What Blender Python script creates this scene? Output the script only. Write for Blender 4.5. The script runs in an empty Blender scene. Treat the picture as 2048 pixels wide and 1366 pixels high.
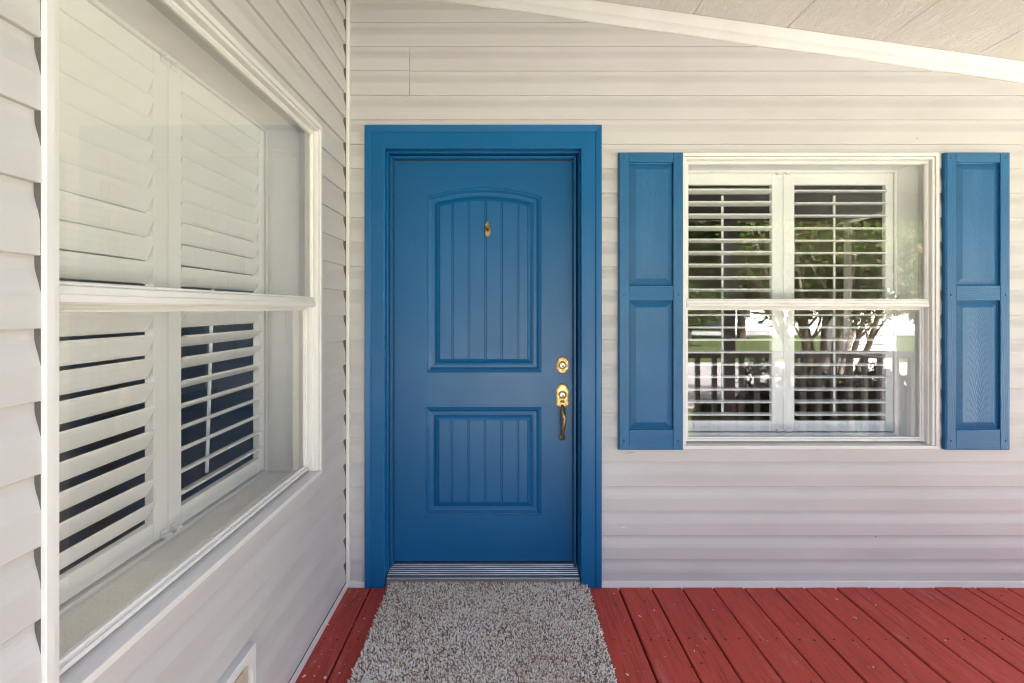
import bpy, math, random
import numpy as np
from mathutils import Vector, Matrix

rnd = random.Random(7)
sc = bpy.context.scene
R = math.radians

# ------------------------------------------------------------------ camera
cam_d = bpy.data.cameras.new('camera')
cam = bpy.data.objects.new('camera', cam_d)
sc.collection.objects.link(cam)
cam.location = (0.0, -2.41, 1.33)
cam.rotation_euler = (R(90), 0, 0)
cam_d.sensor_width = 36.0
cam_d.lens = 36.0 * 1000.0 / 2048.0
cam_d.shift_x = 19.0 / 2048.0
cam_d.shift_y = -66.0 / 2048.0
cam_d.clip_start = 0.05
cam_d.clip_end = 2000.0
sc.camera = cam

# ------------------------------------------------------------------ light
SUN_EL, SUN_AZ = R(52), R(32)           # azimuth measured from +Y towards +X
world = bpy.data.worlds.new('World')
sc.world = world
world.use_nodes = True
wn = world.node_tree
wn.nodes.clear()
sky = wn.nodes.new('ShaderNodeTexSky')
sky.sky_type = 'NISHITA'
sky.sun_disc = False
sky.sun_elevation = SUN_EL
sky.sun_rotation = SUN_AZ
sky.air_density = 0.35
sky.dust_density = 9.0
sky.ozone_density = 1.0
bg = wn.nodes.new('ShaderNodeBackground')
bg.inputs['Strength'].default_value = 0.125
wo = wn.nodes.new('ShaderNodeOutputWorld')
wn.links.new(sky.outputs[0], bg.inputs[0])
wn.links.new(bg.outputs[0], wo.inputs[0])

sun_d = bpy.data.lights.new('sun', 'SUN')
sun_d.energy = 5.0
sun_d.angle = R(0.53)
sun_d.color = (1.0, 0.982, 0.962)
sun = bpy.data.objects.new('sun', sun_d)
sc.collection.objects.link(sun)
sdir = Vector((math.cos(SUN_EL) * math.sin(SUN_AZ), math.cos(SUN_EL) * math.cos(SUN_AZ), math.sin(SUN_EL)))
sun.rotation_euler = sdir.to_track_quat('Z', 'Y').to_euler()
sun.location = (0, 10, 20)

sc.view_settings.view_transform = 'Standard'
sc.view_settings.look = 'None'
sc.view_settings.gamma = 1.0
sc.view_settings.use_curve_mapping = False
sc.view_settings.exposure = 4.05
sc.render.engine = 'CYCLES'
sc.cycles.use_denoising = True
sc.cycles.denoising_prefilter = 'ACCURATE'
sc.cycles.use_adaptive_sampling = False
sc.cycles.use_guiding = True
sc.cycles.use_surface_guiding = True
sc.cycles.guiding_training_samples = 64
sc.cycles.filter_width = 1.15
sc.cycles.max_bounces = 10
sc.cycles.diffuse_bounces = 6
sc.cycles.glossy_bounces = 4
sc.cycles.transparent_max_bounces = 12
sc.cycles.sample_clamp_indirect = 1.2

# ------------------------------------------------------------------ materials
class NT:
    def __init__(s, name):
        s.m = bpy.data.materials.new(name)
        s.m.use_nodes = True
        s.t = s.m.node_tree
        s.b = s.t.nodes['Principled BSDF']
        s.out = s.t.nodes['Material Output']
        s._co = None
    def n(s, kind, **kw):
        o = s.t.nodes.new('ShaderNode' + kind)
        for k, v in kw.items():
            if k.startswith('i_'):
                o.inputs[k[2:].replace('_', ' ')].default_value = v
            else:
                setattr(o, k, v)
        return o
    def l(s, a, b):
        s.t.links.new(a, b)
    def pos(s, scale=(1, 1, 1), jitter=True):
        if s._co is None:
            g = s.n('NewGeometry')
            if jitter:
                oi = s.n('ObjectInfo')
                mul = s.n('VectorMath', operation='SCALE')
                cmb = s.n('CombineXYZ')
                for k in range(3):
                    s.l(oi.outputs['Random'], cmb.inputs[k])
                s.l(cmb.outputs[0], mul.inputs[0]); mul.inputs['Scale'].default_value = 37.0
                add = s.n('VectorMath', operation='ADD')
                s.l(g.outputs['Position'], add.inputs[0]); s.l(mul.outputs[0], add.inputs[1])
                s._co = add.outputs[0]
            else:
                s._co = g.outputs['Position']
        mp = s.n('VectorMath', operation='MULTIPLY')
        s.l(s._co, mp.inputs[0]); mp.inputs[1].default_value = scale
        return mp.outputs[0]
    def noise(s, scale, vec=None, detail=4, rough=0.55, dist=0.0, **kw):
        o = s.n('TexNoise')
        o.inputs['Scale'].default_value = scale
        o.inputs['Detail'].default_value = detail
        o.inputs['Roughness'].default_value = rough
        o.inputs['Distortion'].default_value = dist
        s.l(vec if vec is not None else s.pos(**kw), o.inputs['Vector'])
        return o.outputs['Fac']
    def ramp(s, fac, stops):
        o = s.n('ValToRGB')
        cr = o.color_ramp
        while len(cr.elements) < len(stops):
            cr.elements.new(0.5)
        for e, (p, c) in zip(cr.elements, stops):
            e.position = p
            e.color = (c, c, c, 1) if not hasattr(c, '__len__') else (*c, 1)
        s.l(fac, o.inputs[0])
        return o.outputs[0]
    def mix(s, fac, a, b, mode='MIX'):
        o = s.n('MixRGB', blend_type=mode)
        for v, i in ((fac, 0), (a, 1), (b, 2)):
            if hasattr(v, 'is_linked') or hasattr(v, 'links'):
                s.l(v, o.inputs[i])
            elif i == 0:
                o.inputs[0].default_value = v
            else:
                o.inputs[i].default_value = (*v, 1)
        return o.outputs[0]
    def math(s, op, a, b=None):
        o = s.n('Math', operation=op)
        for v, i in ((a, 0), (b, 1)):
            if v is None: continue
            if hasattr(v, 'links'): s.l(v, o.inputs[i])
            else: o.inputs[i].default_value = v
        return o.outputs[0]
    def bump(s, h, strength=0.3, dist=0.002):
        o = s.n('Bump')
        o.inputs['Strength'].default_value = strength
        o.inputs['Distance'].default_value = dist
        s.l(h, o.inputs['Height'])
        s.l(o.outputs[0], s.b.inputs['Normal'])
    def col(s, v):
        if hasattr(v, 'links'): s.l(v, s.b.inputs['Base Color'])
        else: s.b.inputs['Base Color'].default_value = (*v, 1)
    def rough(s, v):
        if hasattr(v, 'links'): s.l(v, s.b.inputs['Roughness'])
        else: s.b.inputs['Roughness'].default_value = v

M = {}
def specks(t, amount=0.5):
    """sparse little insect specks"""
    v = t.n('TexVoronoi', feature='F1'); v.inputs['Scale'].default_value = 9.0
    v.inputs['Randomness'].default_value = 1.0
    t.l(t.pos(), v.inputs['Vector'])
    a = t.ramp(v.outputs['Distance'], [(0.0, 1.0), (0.028, 1.0), (0.040, 0.0)])
    n = t.noise(7.0, t.pos((1, 1, 1)), detail=1)
    b = t.ramp(n, [(0.56, 0.0), (0.60, 1.0)])
    return t.math('MULTIPLY', t.math('MULTIPLY', a, b), amount)

def mat_siding(name, along):
    t = NT(name)
    st = (1, 8, 24) if along == 'x' else (8, 1, 24)
    big = t.noise(1.6, t.pos((1, 1, 2.0)), detail=3)
    stain = t.noise(3.0, t.pos((0.5, 0.5, 3.0) if True else None), detail=5)
    c = t.mix(t.ramp(big, [(0.3, 0.0), (0.7, 1.0)]), (0.442, 0.428, 0.419), (0.480, 0.468, 0.460))
    c = t.mix(t.ramp(stain, [(0.55, 0.0), (0.75, 0.35)]), c, (0.350, 0.325, 0.295))
    c = t.mix(specks(t, 0.75), c, (0.10, 0.085, 0.07))
    t.col(c)
    t.rough(0.42)
    g = t.noise(26.0, t.pos(st), detail=5, rough=0.6, dist=0.6)
    w = t.noise(2.2, t.pos((1, 1, 1)), detail=2)
    h = t.math('ADD', t.math('MULTIPLY', g, 0.28), t.math('MULTIPLY', w, 3.0))
    t.bump(h, 0.32, 0.004)
    t.b.inputs['Specular IOR Level'].default_value = 0.35
    M[name] = t.m
mat_siding('siding_x', 'x')
mat_siding('siding_y', 'y')

def mat_plain(name, col, rough=0.5, var=0.06, nscale=6.0, bump=0.0, bscale=60.0, metal=0.0, spec=0.5, stretch=(1, 1, 1), bdist=0.001):
    t = NT(name)
    n = t.noise(nscale, t.pos(stretch), detail=5)
    lo = tuple(max(0, c * (1 - var * 2)) for c in col); hi = tuple(min(1, c * (1 + var)) for c in col)
    t.col(t.mix(t.ramp(n, [(0.3, 0.0), (0.72, 1.0)]), lo, hi))
    t.rough(t.ramp(t.noise(nscale * 2.3, t.pos((1, 1, 1)), detail=3), [(0.3, rough if rough < 0.2 else max(0.31, rough - 0.07)), (0.7, min(1, rough + 0.09))]))
    t.b.inputs['Metallic'].default_value = metal
    t.b.inputs['Specular IOR Level'].default_value = spec
    if bump:
        t.bump(t.noise(bscale, t.pos(stretch), detail=4), bump, bdist)
    M[name] = t.m
    return t

mat_plain('white_vinyl', (0.64, 0.63, 0.605), 0.42, 0.03, 5.0)
mat_plain('trim_white', (0.65, 0.643, 0.63), 0.40, 0.035, 4.0)
mat_plain('shutter_white', (0.91, 0.90, 0.875), 0.42, 0.02, 3.0)
mat_plain('interior_wall', (0.58, 0.53, 0.47), 0.8, 0.05, 1.5)
mat_plain('interior_floor', (0.30, 0.24, 0.18), 0.6, 0.1, 4)
mat_plain('sheathing', (0.35, 0.32, 0.28), 0.8)
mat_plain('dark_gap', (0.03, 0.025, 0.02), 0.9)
mat_plain('roofing', (0.10, 0.095, 0.09), 0.9, 0.15, 12, 0.4, 80)
mat_plain('beam_paint', (0.34, 0.315, 0.29), 0.55, 0.05, 4, 0.2, 20)
mat_plain('rail_paint', (0.62, 0.61, 0.62), 0.45, 0.05, 4, 0.2, 20)
mat_plain('beige_plastic', (0.46, 0.41, 0.31), 0.4, 0.06, 9)
mat_plain('slot_dark', (0.015, 0.013, 0.012), 0.6)
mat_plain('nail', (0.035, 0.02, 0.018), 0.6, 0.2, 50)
mat_plain('shed_white', (0.80, 0.79, 0.77), 0.5, 0.03, 2)
mat_plain('asphalt', (0.09, 0.088, 0.085), 0.9, 0.15, 8, 0.3, 60)
mat_plain('bark', (0.46, 0.37, 0.29), 0.8, 0.22, 9, 0.5, 30, stretch=(1, 1, 0.3))
mat_plain('dark_bark', (0.10, 0.08, 0.065), 0.9, 0.2, 9, 0.5, 30)
mat_plain('window_far', (0.05, 0.06, 0.07), 0.08)
mat_plain('concrete', (0.415, 0.39, 0.385), 0.9, 0.1, 1.5, 0.3, 40)
mat_plain('pavement', (0.42, 0.415, 0.41), 0.9, 0.1, 1.5, 0.3, 40)

# blue paint of the door, brushed on
t = NT('door_blue')
n = t.noise(2.2, t.pos((1, 1, 0.6), jitter=False), detail=4)
c = t.mix(t.ramp(n, [(0.3, 0.0), (0.7, 1.0)]), (0.0008, 0.080, 0.215), (0.0014, 0.096, 0.250))
sf = t.noise(38.0, t.pos((1, 1, 0.5)), detail=6, rough=0.7)
sg = t.noise(2.6, t.pos((1, 1, 1)), detail=2)
c = t.mix(t.math('MULTIPLY', t.ramp(sf, [(0.66, 0.0), (0.74, 0.5)]), t.ramp(sg, [(0.48, 0.0), (0.62, 1.0)])), c, (0.035, 0.17, 0.33))
t.col(c)
t.rough(t.ramp(t.noise(5.0, t.pos((1, 1, 1)), detail=4), [(0.3, 0.31), (0.7, 0.40)]))
t.b.inputs['Specular IOR Level'].default_value = 0.32
t.bump(t.noise(40.0, t.pos((1, 1, 0.12)), detail=5), 0.16, 0.0012)
M['door_blue'] = t.m

# blue moulded shutter with embossed oak grain
def mat_oak(name, cath):
    t = NT(name)
    g = t.n('TexCoord')
    mp = t.n('Mapping'); t.l(g.outputs['Object'], mp.inputs['Vector'])
    oi = t.n('ObjectInfo')
    add = t.n('VectorMath', operation='ADD'); t.l(mp.outputs[0], add.inputs[0])
    cm = t.n('CombineXYZ'); t.l(oi.outputs['Random'], cm.inputs[2])
    t.l(cm.outputs[0], add.inputs[1])
    co = add.outputs[0]
    sx = t.n('SeparateXYZ'); t.l(co, sx.inputs[0])
    vm = t.n('VectorMath', operation='MULTIPLY'); t.l(co, vm.inputs[0])
    vm.inputs[1].default_value = (1, 1, 0.35)
    nz = t.noise(7.0, vm.outputs[0], detail=3, rough=0.5)
    if cath:
        # nested parabolas: x^2 pulled against z, wandering with noise
        x2 = t.math('MULTIPLY', t.math('POWER', t.math('ABSOLUTE', sx.outputs[0]), 1.5), 26.0)
        zz = t.math('ADD', t.math('MULTIPLY', sx.outputs[2], 1.15), x2)
    else:
        zz = t.math('MULTIPLY', sx.outputs[0], 3.0)
    ph = t.math('ADD', t.math('MULTIPLY', zz, 26.0 if cath else 40.0), t.math('MULTIPLY', nz, 7.5))
    fr = t.math('FRACT', ph)
    ring = t.ramp(fr, [(0.0, 0.0), (0.18, 0.7), (0.6, 1.0), (0.93, 0.85), (1.0, 0.0)])
    vm2 = t.n('VectorMath', operation='MULTIPLY'); t.l(co, vm2.inputs[0])
    vm2.inputs[1].default_value = (1, 1, 0.05)
    fine = t.noise(220.0, vm2.outputs[0], detail=3)
    h = t.math('ADD', t.math('MULTIPLY', ring, 1.0), t.math('MULTIPLY', fine, 0.9))
    base = t.mix(t.ramp(t.noise(3.0, t.pos((1, 1, 1)), detail=3), [(0.3, 0.0), (0.7, 1.0)]), (0.006, 0.090, 0.220), (0.009, 0.108, 0.248))
    base = t.mix(t.ramp(ring, [(0.0, 0.30), (0.5, 0.0)]), base, (0.030, 0.135, 0.270))
    t.col(base)
    t.rough(0.42)
    t.b.inputs['Specular IOR Level'].default_value = 0.4
    t.bump(h, 0.6, 0.0015)
    M[name] = t.m
mat_oak('shutter_blue', True)
mat_oak('shutter_blue_straight', False)

# red deck paint
t = NT('deck_red')
gr = t.noise(9.0, t.pos((9, 0.5, 1)), detail=6, rough=0.62, dist=0.5)
bl = t.noise(2.4, t.pos((1, 0.6, 1)), detail=4)
c = t.mix(t.ramp(bl, [(0.3, 0.0), (0.7, 1.0)]), (0.370, 0.047, 0.034), (0.450, 0.063, 0.046))
c = t.mix(t.ramp(gr, [(0.36, 0.45), (0.52, 0.0)]), c, (0.150, 0.022, 0.017))
wear = t.noise(5.0, t.pos((3.5, 0.7, 1)), detail=8, rough=0.7)
c = t.mix(t.ramp(wear, [(0.56, 0.0), (0.72, 0.6)]), c, (0.43, 0.15, 0.12))
dirt = t.noise(70.0, t.pos((1, 1, 1)), detail=3)
c = t.mix(t.ramp(dirt, [(0.66, 0.0), (0.72, 0.35)]), c, (0.45, 0.20, 0.16))
t.col(c)
t.rough(t.ramp(bl, [(0.3, 0.55), (0.7, 0.72)]))
t.b.inputs['Specular IOR Level'].default_value = 0.28
gr2 = t.noise(34.0, t.pos((5, 0.22, 1)), detail=5, rough=0.65)
t.bump(t.math('ADD', t.math('MULTIPLY', gr, 1.0), gr2), 0.55, 0.0022)
M['deck_red'] = t.m

# embossed ceiling board
t = NT('ceiling_board')
n = t.noise(1.2, t.pos((1, 0.6, 1)), detail=3)
t.col(t.mix(t.ramp(n, [(0.3, 0.0), (0.7, 1.0)]), (0.62, 0.60, 0.585), (0.67, 0.65, 0.635)))
t.rough(0.55)
g1 = t.noise(5.0, t.pos((5.0, 0.7, 1)), detail=3, dist=0.6)
rg = t.math('FRACT', t.math('MULTIPLY', g1, 16.0))
rr = t.ramp(rg, [(0.0, 0.0), (0.2, 0.9), (0.8, 1.0), (1.0, 0.0)])
fn = t.noise(60.0, t.pos((3, 0.25, 1)), detail=3)
t.bump(t.math('ADD', rr, t.math('MULTIPLY', fn, 1.0)), 0.7, 0.0030)
M['ceiling_board'] = t.m

# antique brass, bronze, aluminium
def metal(name, a, b, rough, bump=0.1, stretch=(1, 1, 1)):
    t = NT(name)
    n = t.noise(60.0, t.pos(stretch), detail=5)
    t.col(t.mix(t.ramp(n, [(0.35, 0.0), (0.65, 1.0)]), a, b))
    t.rough(t.ramp(n, [(0.3, rough + 0.1), (0.7, max(.3, rough - 0.06))]))
    t.b.inputs['Metallic'].default_value = 1.0
    t.bump(n, bump, 0.0006)
    M[name] = t.m
metal('brass', (0.27, 0.185, 0.075), (0.46, 0.34, 0.16), 0.36)
metal('brass_pale', (0.34, 0.245, 0.11), (0.55, 0.42, 0.22), 0.5)  # paler, rougher brass for the grip
metal('brass_bright', (0.68, 0.56, 0.36), (0.80, 0.72, 0.55), 0.22)
metal('bronze', (0.20, 0.13, 0.075), (0.40, 0.29, 0.18), 0.32)
metal('aluminium', (0.34, 0.33, 0.32), (0.52, 0.50, 0.48), 0.46, 0.2, (0.05, 1, 1))

# window glass: clear, mirror part by Fresnel over the four surfaces of a double pane
t = NT('window_glass')
t.t.nodes.remove(t.b)
fr = t.n('Fresnel'); fr.inputs['IOR'].default_value = 1.52
k = t.math('MINIMUM', t.math('MULTIPLY', fr.outputs[0], 1.45), 1.0)
tr = t.n('BsdfTransparent'); tr.inputs[0].default_value = (0.975, 0.985, 0.98, 1)
gl = t.n('BsdfGlossy'); gl.inputs['Roughness'].default_value = 0.0
gl.inputs[0].default_value = (1, 1, 1, 1)
mx = t.n('MixShader')
t.l(k, mx.inputs[0]); t.l(tr.outputs[0], mx.inputs[1]); t.l(gl.outputs[0], mx.inputs[2])
t.l(mx.outputs[0], t.out.inputs[0])
M['window_glass'] = t.m

# things coloured tuft by tuft / leaf by leaf
def mat_attr(name, rough=0.9, transl=0.0):
    t = NT(name)
    a = t.n('Attribute'); a.attribute_name = 'tint'
    t.col(a.outputs['Color']); t.rough(rough)
    t.b.inputs['Specular IOR Level'].default_value = 0.2
    if transl:
        tb = t.n('BsdfTranslucent'); t.l(a.outputs['Color'], tb.inputs[0])
        mx = t.n('MixShader'); mx.inputs[0].default_value = transl
        t.l(t.b.outputs[0], mx.inputs[1]); t.l(tb.outputs[0], mx.inputs[2])
        t.l(mx.outputs[0], t.out.inputs[0])
    M[name] = t.m
mat_attr('yarn', 0.95)
mat_attr('leaf', 0.6, 0.35)
mat_attr('petal', 0.8)

t = NT('grass')
a = t.noise(0.5, t.pos((1, 1, 1)), detail=4); b = t.noise(45.0, t.pos((1, 1, 1)), detail=3)
c = t.mix(t.ramp(a, [(0.3, 0.0), (0.7, 1.0)]), (0.062, 0.090, 0.022), (0.094, 0.122, 0.032))
t.col(t.mix(t.ramp(b, [(0.3, 0.5), (0.6, 0.0)]), c, (0.035, 0.055, 0.012)))
t.rough(0.9); t.bump(b, 0.6, 0.03)
M['grass'] = t.m
mat_plain('mulch', (0.07, 0.045, 0.03), 0.95, 0.3, 30, 0.8, 60, bdist=0.02)

# ------------------------------------------------------------------ mesh helpers
class MB:
    def __init__(s):
        s.v = []; s.f = []; s.smooth = []
    def add(s, verts, faces, smooth=False):
        b = len(s.v)
        s.v += [tuple(p) for p in verts]
        s.f += [tuple(i + b for i in f) for f in faces]
        s.smooth += [smooth] * len(faces)
        return s
    def box(s, x0, x1, y0, y1, z0, z1, c=0.0):
        if x0 > x1: x0, x1 = x1, x0
        if y0 > y1: y0, y1 = y1, y0
        if z0 > z1: z0, z1 = z1, z0
        if c <= 0:
            v = [(x, y, z) for x in (x0, x1) for y in (y0, y1) for z in (z0, z1)]
            f = [(0, 1, 3, 2), (4, 6, 7, 5), (0, 4, 5, 1), (2, 3, 7, 6), (0, 2, 6, 4), (1, 5, 7, 3)]
            return s.add(v, f)
        c = min(c, (x1 - x0) * .45, (y1 - y0) * .45, (z1 - z0) * .45)
        lo = (x0, y0, z0); hi = (x1, y1, z1)
        v = []; idx = {}
        for sx in (0, 1):
            for sy in (0, 1):
                for sz in (0, 1):
                    sg = (sx, sy, sz)
                    for ax in range(3):
                        p = []
                        for k in range(3):
                            e = hi[k] if sg[k] else lo[k]
                            if k != ax:
                                e += -c if sg[k] else c
                            p.append(e)
                        idx[(sg, ax)] = len(v); v.append(p)
        f = []
        for ax in range(3):                       # main faces
            o = [k for k in range(3) if k != ax]
            for s0 in (0, 1):
                q = []
                for a, b in ((0, 0), (1, 0), (1, 1), (0, 1)):
                    sg = [0, 0, 0]; sg[ax] = s0; sg[o[0]] = a; sg[o[1]] = b
                    q.append(idx[(tuple(sg), ax)])
                flip = (s0 == 0) ^ (ax == 1)
                f.append(tuple(reversed(q)) if flip else tuple(q))
        for ax in range(3):                       # chamfers along ax
            o = [k for k in range(3) if k != ax]
            for a in (0, 1):
                for b in (0, 1):
                    sg0 = [0, 0, 0]; sg0[o[0]] = a; sg0[o[1]] = b; sg1 = list(sg0); sg1[ax] = 1
                    q = [idx[(tuple(sg0), o[0])], idx[(tuple(sg1), o[0])], idx[(tuple(sg1), o[1])], idx[(tuple(sg0), o[1])]]
                    ctr = Vector([0, 0, 0]); ctr[o[0]] = a - .5; ctr[o[1]] = b - .5
                    p = [Vector(v[i]) for i in q]
                    nrm = (p[1] - p[0]).cross(p[2] - p[1])
                    f.append(tuple(q) if nrm.dot(ctr) > 0 else tuple(reversed(q)))
        for sx in (0, 1):
            for sy in (0, 1):
                for sz in (0, 1):
                    sg = (sx, sy, sz)
                    q = [idx[(sg, 0)], idx[(sg, 1)], idx[(sg, 2)]]
                    p = [Vector(v[i]) for i in q]
                    nrm = (p[1] - p[0]).cross(p[2] - p[0])
                    if nrm.dot(Vector((sx - .5, sy - .5, sz - .5))) < 0: q.reverse()
                    f.append(tuple(q))
        return s.add(v, f)
    def prism(s, pts, axis, a, b, closed=True, smooth=False, caps=True):
        """profile of 2-D points swept along an axis: x -> (y,z), y -> (x,z), z -> (x,y)"""
        def p3(p, t):
            return {'x': (t, p[0], p[1]), 'y': (p[0], t, p[1]), 'z': (p[0], p[1], t)}[axis]
        n = len(pts)
        v = [p3(p, a) for p in pts] + [p3(p, b) for p in pts]
        f = [(i, (i + 1) % n, n + (i + 1) % n, n + i) for i in range(n if closed else n - 1)]
        s.add(v, f, smooth)
        if closed and caps:
            s.add(v, [tuple(range(n)), tuple(reversed(range(n, 2 * n)))])
        return s
    def rings(s, rings, close_last=False, smooth=False):
        n = len(rings[0]); v = [p for r in rings for p in r]
        f = []
        for k in range(len(rings) - 1):
            for i in range(n):
                j = (i + 1) % n
                f.append((k * n + i, k * n + j, (k + 1) * n + j, (k + 1) * n + i))
        s.add(v, f, smooth)
        if close_last:
            s.add(rings[-1], [tuple(range(n))], False)
        return s
    def frame(s, x0, x1, z0, z1, prof, close_last=False):
        """mitred rectangular moulding; prof = (inset, y) from outside in; faces -Y"""
        rs = []
        for i, y in prof:
            rs.append([(x0 + i, y, z0 + i), (x1 - i, y, z0 + i), (x1 - i, y, z1 - i), (x0 + i, y, z1 - i)])
        return s.rings(rs, close_last)
    def lathe(s, prof, center, axis='y', n=20, smooth=True):
        rs = []
        for r, h in prof:
            ring = []
            for i in range(n):
                a = 2 * math.pi * i / n
                u, w = r * math.cos(a), r * math.sin(a)
                p = {'y': (u, h, w), 'z': (u, w, h), 'x': (h, u, w)}[axis]
                ring.append((center[0] + p[0], center[1] + p[1], center[2] + p[2]))
            rs.append(ring)
        return s.rings(rs, False, smooth)
    def tube(s, pts, radii, n=8, smooth=True, flat=1.0):
        pts = [Vector(p) for p in pts]
        rs = []
        for i, p in enumerate(pts):
            d = (pts[min(i + 1, len(pts) - 1)] - pts[max(i - 1, 0)]).normalized()
            up = Vector((0, 0, 1)) if abs(d.z) < .9 else Vector((1, 0, 0))
            a = d.cross(up).normalized(); b = a.cross(d).normalized()
            r = radii[i] if hasattr(radii, '__len__') else radii
            rs.append([tuple(p + a * (r * math.cos(2 * math.pi * k / n)) + b * (r * flat * math.sin(2 * math.pi * k / n))) for k in range(n)])
        s.rings(rs, False, smooth)
        s.add(rs[0], [tuple(reversed(range(n)))]); s.add(rs[-1], [tuple(range(n))])
        return s
    def mesh(s, name, mat=None):
        me = bpy.data.meshes.new(name)
        me.from_pydata(s.v, [], s.f)
        me.polygons.foreach_set('use_smooth', s.smooth)
        if mat: me.materials.append(M[mat])
        me.update()
        return me
    def build(s, name, mat, parent=None, loc=(0, 0, 0), fix=True):
        me = s.mesh(name, mat)
        if fix:
            import bmesh
            bm = bmesh.new(); bm.from_mesh(me)
            bmesh.ops.recalc_face_normals(bm, faces=bm.faces)
            bm.to_mesh(me); bm.free()
        return link(name, me, parent, loc)

def link(name, me, parent=None, loc=(0, 0, 0)):
    o = bpy.data.objects.new(name, me)
    sc.collection.objects.link(o)
    if parent: o.parent = parent
    o.location = loc
    return o

def tag(o, label, cat, group=None, kind=None):
    o['label'] = label; o['category'] = cat
    if group: o['group'] = group
    if kind: o['kind'] = kind
    return o
def struct(o, label=None, cat=None):
    o['kind'] = 'structure'
    if label: o['label'] = label
    if cat: o['category'] = cat
    return o
def thing(name, label, cat, loc=(0, 0, 0), rz=0.0, group=None):
    o = bpy.data.objects.new(name, None)
    sc.collection.objects.link(o)
    o.empty_display_size = 0.1
    o.location = loc; o.rotation_euler = (0, 0, rz)
    return tag(o, label, cat, group)

# ------------------------------------------------------------------ places
PITCH, Z1 = 0.11716, 0.1263          # siding course and the first full butt line
WL = -0.760                           # face line of the left wall (x)
PORCH_X1, PORCH_Y0 = 4.20, -2.05
CEIL0, CSL = 2.862, 0.142             # ceiling: z = CEIL0 - CSL * x
WIN_C, WIN_H = 1.468, 0.620           # right window centre and half width
WZ0, WZ1 = 0.657, 2.075
LWIN_C = -0.983                      # left window centre (y)
def ceil(x): return CEIL0 - CSL * x

# ------------------------------------------------------------------ siding walls
PROF = [(0.000, 0.0), (-0.0148, 0.0), (-0.0160, 0.0016), (-0.0158, 0.004), (-0.0152, 0.056),
        (-0.0144, 0.061), (-0.0118, 0.073), (-0.0080, 0.086), (-0.0058, 0.095), (-0.0050, 0.101), (-0.0046, 0.1182)]
def siding_mesh(a, b, z0=0.0, bow=0.0):
    mb = MB()
    prof = [(y, z) for y, z in PROF if z >= z0 - 1e-6]
    n = max(1, int((b - a) / 0.35))
    rows = []
    for k in range(n + 1):
        x = a + (b - a) * k / n
        w = bow * math.sin(3.1 * x + bow * 4000) * 0.6
        rows.append([(x, y + w, z + w * 0.6) for y, z in prof])
    m = len(prof)
    f = []
    for k in range(n):
        for i in range(m - 1):
            f.append((k * m + i, (k + 1) * m + i, (k + 1) * m + i + 1, k * m + i + 1))
    mb.add([p for r in rows for p in r], f)
    for k, r in enumerate((rows[0], rows[-1])):       # close the cut ends
        pts = r + [(r[-1][0], 0.002, r[-1][2]), (r[0][0], 0.002, r[0][2])]
        mb.add(pts, [tuple(range(len(pts)))])
    return mb

back = thing('house_wall', 'pale grey lap siding wall facing the camera, holding the blue door', 'wall', (0, 0, 0))
left = thing('house_wall', 'pale grey lap siding wall along the left edge of the porch', 'wall', (WL - 0.0142 + 0.0142, 0, 0), R(90))
# left wall local axes: local x -> world +Y, local y -> world -X (into the wall)

def course_spans(z0, z1, full, holes):
    spans = [full]
    for (a, b, c, d) in holes:
        if z1 <= c + 0.004 or z0 >= d - 0.004: continue
        nxt = []
        for s, e in spans:
            if b <= s or a >= e: nxt.append((s, e)); continue
            if a > s: nxt.append((s, a))
            if b < e: nxt.append((b, e))
        spans = nxt
    return [sp for sp in spans if sp[1] - sp[0] > 0.01]

DOOR_HOLE = (-0.650, 0.466, -1.0, 2.198)
WIN_HOLE = (WIN_C - WIN_H + 0.006, WIN_C + WIN_H - 0.006, WZ0 + 0.006, WZ1 - 0.006)
LW_HOLE = (LWIN_C - WIN_H + 0.006, LWIN_C + WIN_H - 0.006, WZ0 + 0.006, WZ1 - 0.006)
def course(wall, k, full, holes, mat, tmpl, split=None):
    zb = Z1 + PITCH * k
    z0 = 0.0
    spans = course_spans(zb, zb + PITCH, full, holes)
    # a hole edge that cuts through a course: upper and lower remainders
    for s, e in spans:
        bow = rnd.uniform(-1, 1) * 0.0010
        if split is not None and s < split < e:
            siding_mesh(s, split, 0, bow).build('siding_board', mat, wall, (0, -0.0040, zb))
            siding_mesh(split + 0.0016, e, 0, bow).build('siding_board', mat, wall, (0, 0, zb))
        else:
            siding_mesh(s, e, 0, bow).build('siding_board', mat, wall, (0, rnd.uniform(-.0006, .0006), zb))
    for (a, b, c, d) in holes:                         # partial strips over / under an opening
        if c < zb + PITCH and c > zb + 0.004:          # under the opening: keep lower part
            mb = MB(); h = c - zb
            prof = [(y, z) for y, z in PROF if z < h] + [(np.interp(h, [p[1] for p in PROF[1:]], [p[0] for p in PROF[1:]]), h), (0.001, h)]
            mb.prism(prof, 'x', a, b); mb.build('siding_board', mat, wall, (0, 0, zb))
        if d < zb + PITCH - 0.004 and d > zb:          # over the opening: keep upper part
            mb = MB(); h = d - zb
            y0 = np.interp(h, [p[1] for p in PROF[1:]], [p[0] for p in PROF[1:]])
            prof = [(0.001, h), (y0, h)] + [(y, z) for y, z in PROF if z > h] + [(0.001, PROF[-1][1])]
            mb.prism(prof, 'x', a, b); mb.build('siding_board', mat, wall, (0, 0, zb))

for k in range(-1, 25):
    zb = Z1 + PITCH * k
    xe = min(PORCH_X1, (CEIL0 + 0.06 - zb) / CSL)      # stop behind the ceiling line
    if xe < WL + 0.1: continue
    sp = -0.446 if k in (19, 20) else None
    course(back, k, (WL + 0.028, xe), [DOOR_HOLE, WIN_HOLE], 'siding_x', None, sp)
for k in range(-1, 24):
    course(left, k, (-3.35, -0.028), [LW_HOLE], 'siding_y', None)

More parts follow.
